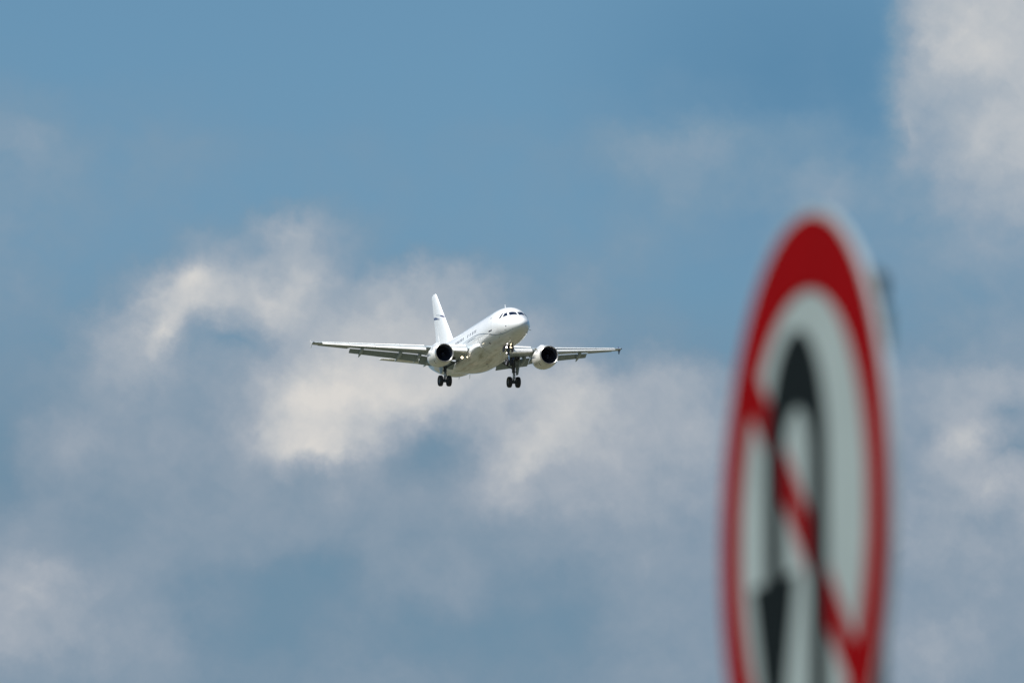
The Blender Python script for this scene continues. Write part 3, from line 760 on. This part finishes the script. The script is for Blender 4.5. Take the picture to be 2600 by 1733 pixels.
    c = (4.95, .36, -2.72); h = MB().lathe([(-.05, .05), (0, .06), (.06, .03)], c, 'x', 14).tube((5.0, .05, -2.70), (5.0, .36, -2.72), .02, .02, 6).build('lamp_housing', MBEZ, g)
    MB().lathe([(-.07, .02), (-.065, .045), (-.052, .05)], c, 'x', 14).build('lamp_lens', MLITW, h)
    for sg in (1, -1):
        rg = []
        for x, zt, zb in ((5.0, -1.93, -2.15), (5.15, -1.93, -2.50), (5.5, -1.93, -2.52), (5.9, -1.93, -2.40)):
            rg.append([Vector((x, sg * .42, zt)), Vector((x, sg * .50, (zt + zb) / 2)), Vector((x, sg * .50, zb)), Vector((x, sg * .46, zb)), Vector((x, sg * .46, (zt + zb) / 2)), Vector((x, sg * .38, zt))])
        MB().loft(rg).build('gear_door', MBEZ, g, smooth=False)
    MB().box((5.35, .02, -1.955), (1.2, .78, .03)).build('wheel_well', MDK, g, smooth=False)
    for dy in (-.25, .25): wheel(ax + Vector((0, dy, 0)), .385, .225, g)

fuselage()
for sg in (1, -1): make_wing(sg); make_engine(sg)
make_tail()
make_gear()

# ================================================================== the road sign in the foreground (local axes: x right on the face, z up, -y out of the face)
SD = 10.67
def make_sign():
    u_px, v_px = 2045.0, 1337.0
    e = R(ELEV)
    xr = (u_px - 1300) / 28889.0 * SD; zr = -(v_px - 866.5) / 28889.0 * SD
    pos = CAM + Vector((xr, SD * math.cos(e) - zr * math.sin(e), SD * math.sin(e) + zr * math.cos(e)))
    root = empty('road_sign'); root.location = (pos.x, pos.y, 0)
    tag(root, 'round no U-turn sign with red ring and slash, out of focus on its post', 'road sign')
    n = Vector((-math.cos(R(SB)), -math.sin(R(SB)), 0))          # the way the face looks
    ang = math.atan2(n.x, -n.y)                                   # turn about z so that local -y becomes n
    root.rotation_euler = (R(STILT), 0, ang)
    h = pos.z
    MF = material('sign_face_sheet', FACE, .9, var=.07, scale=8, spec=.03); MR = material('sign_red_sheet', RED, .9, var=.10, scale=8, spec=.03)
    MK = material('sign_black_print', (.006, .009, .010), .9, var=.1, scale=8, spec=.03)
    MAL = material('sign_aluminium', (.24, .27, .29), .6, metal=.1, var=.12, scale=20); MZ = material('galvanised_steel', (.36, .38, .38), .5, metal=.3, var=.25, scale=30)
    N = 128
    def ringpts(r, y): return [Vector((r * math.cos(2 * PI * i / N), y, h + r * math.sin(2 * PI * i / N))) for i in range(N)]
    # dished plate with a folded rim
    plate = MB().loft([ringpts(.2975, -.001), ringpts(.2990, 0.001), ringpts(.2990, .0030), ringpts(.2970, .0034), ringpts(.295, .0025)]).build('plate', MAL, root)
    MB().loft([ringpts(.2980, -.0022), ringpts(.2980, -.0012)]).build('white_face', MF, root, smooth=False)
    rg = [ringpts(.2925, -.0032), ringpts(.2925, -.0024), ringpts(.223, -.0024), ringpts(.223, -.0032), ringpts(.2925, -.0032)]
    MB().loft(rg, cap=False).build('red_ring', MR, root, smooth=False)
    def poly(pts, y0, y1, name, mat):
        k = len(pts); MB().loft([[Vector((a, y0, h + b)) for a, b in pts], [Vector((a, y1, h + b)) for a, b in pts]]).build(name, mat, root, smooth=False)
    # slash from upper left to lower right
    ca, sa = math.cos(R(SLA)), math.sin(R(SLA)); rl, hw = .228, .021
    sl = [(-rl * ca - hw * sa, rl * sa - hw * ca), (rl * ca - hw * sa, -rl * sa - hw * ca), (rl * ca + hw * sa, -rl * sa + hw * ca), (-rl * ca + hw * sa, rl * sa + hw * ca)]
    poly(sl, -.0032, -.0024, 'red_slash', MR)
    # turning arrow
    a = ARW; mb = MB(); w_ = a['w'] / 2; ro = a['ro']; ri = a['ri']; xl, xr_ = a['xl'], a['xr']; cx = (xl + xr_) / 2; K = 28
    outer = [(cx + (xr_ - cx + w_) * math.cos(t), a['ys'] + ro * math.sin(t)) for t in [PI * k / K for k in range(K + 1)]]
    inner = [(cx + (xr_ - cx - w_) * math.cos(t), a['ys'] + ri * math.sin(t)) for t in [PI * k / K for k in range(K + 1)]]
    outer = [(xr_ + w_, a['yb'])] + outer + [(xl - w_, a['yh'])]; inner = [(xr_ - w_, a['yb'])] + inner + [(xl + w_, a['yh'])]
    rg = [[Vector((o_[0], -.0042, h + o_[1])), Vector((i_[0], -.0042, h + i_[1])), Vector((i_[0], -.0034, h + i_[1])), Vector((o_[0], -.0034, h + o_[1]))] for o_, i_ in zip(outer, inner)]
    mb.loft(rg)
    hd = [(xl - a['hw'], a['yh'] + .001), (xl + a['hw'], a['yh'] + .001), (xl, a['yt'])]
    mb.loft([[Vector((p, -.0042, h + q)) for p, q in hd], [Vector((p, -.0034, h + q)) for p, q in hd]])
    mb.build('turning_arrow', MK, root, smooth=False)
    # post, cap, clamps, rails
    py = .007 + .020 + .030
    MB().tube((PX, py, -.0), (PX, py, h + PTOP), .030, .030, 32).build('post', MZ, root)
    MB().lathe([(-.015, .032), (.004, .032), (.010, .026), (.012, .01)], (PX, py, h + PTOP), 'z', 24).build('post_cap', MK, root)
    for dz in (.205, -.205 + .02):
        L = math.sqrt(max(0, .29 ** 2 - dz ** 2)) * .8
        r_ = MB().box((0, .0145, h + dz), (2 * L, .022, .035)).build('back_rail', MAL, root, smooth=False)
    for dz in (.195, .02, -.185):
        ring = []
        MB().lathe([(-.018, .031), (-.018, .036), (.018, .036), (.018, .031)], (PX, py, h + dz), 'z', 28, close=True).box((PX + .045, py, h + dz), (.022, .012, .034)).build('clamp', MZ, root)
    MB().lathe([(-.02, .10), (.03, .10), (.05, .05)], (PX, py, 0.0), 'z', 24).build('footing', material('footing_concrete', (.3, .29, .27), .9, var=.2, scale=20, bump=.4), root)
SB, STILT, SLA = 14.0, 0.0, 41
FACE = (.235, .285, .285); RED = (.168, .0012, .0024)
PX, PTOP = -0.032, .238
ARW = dict(w=.057, ro=.129, ri=.058, xl=-.100, xr=.057, ys=.06, yb=-.21, yh=-.040, hw=.078, yt=-.240)
make_sign()

S.render.engine = 'CYCLES'
S.cycles.max_bounces = 8
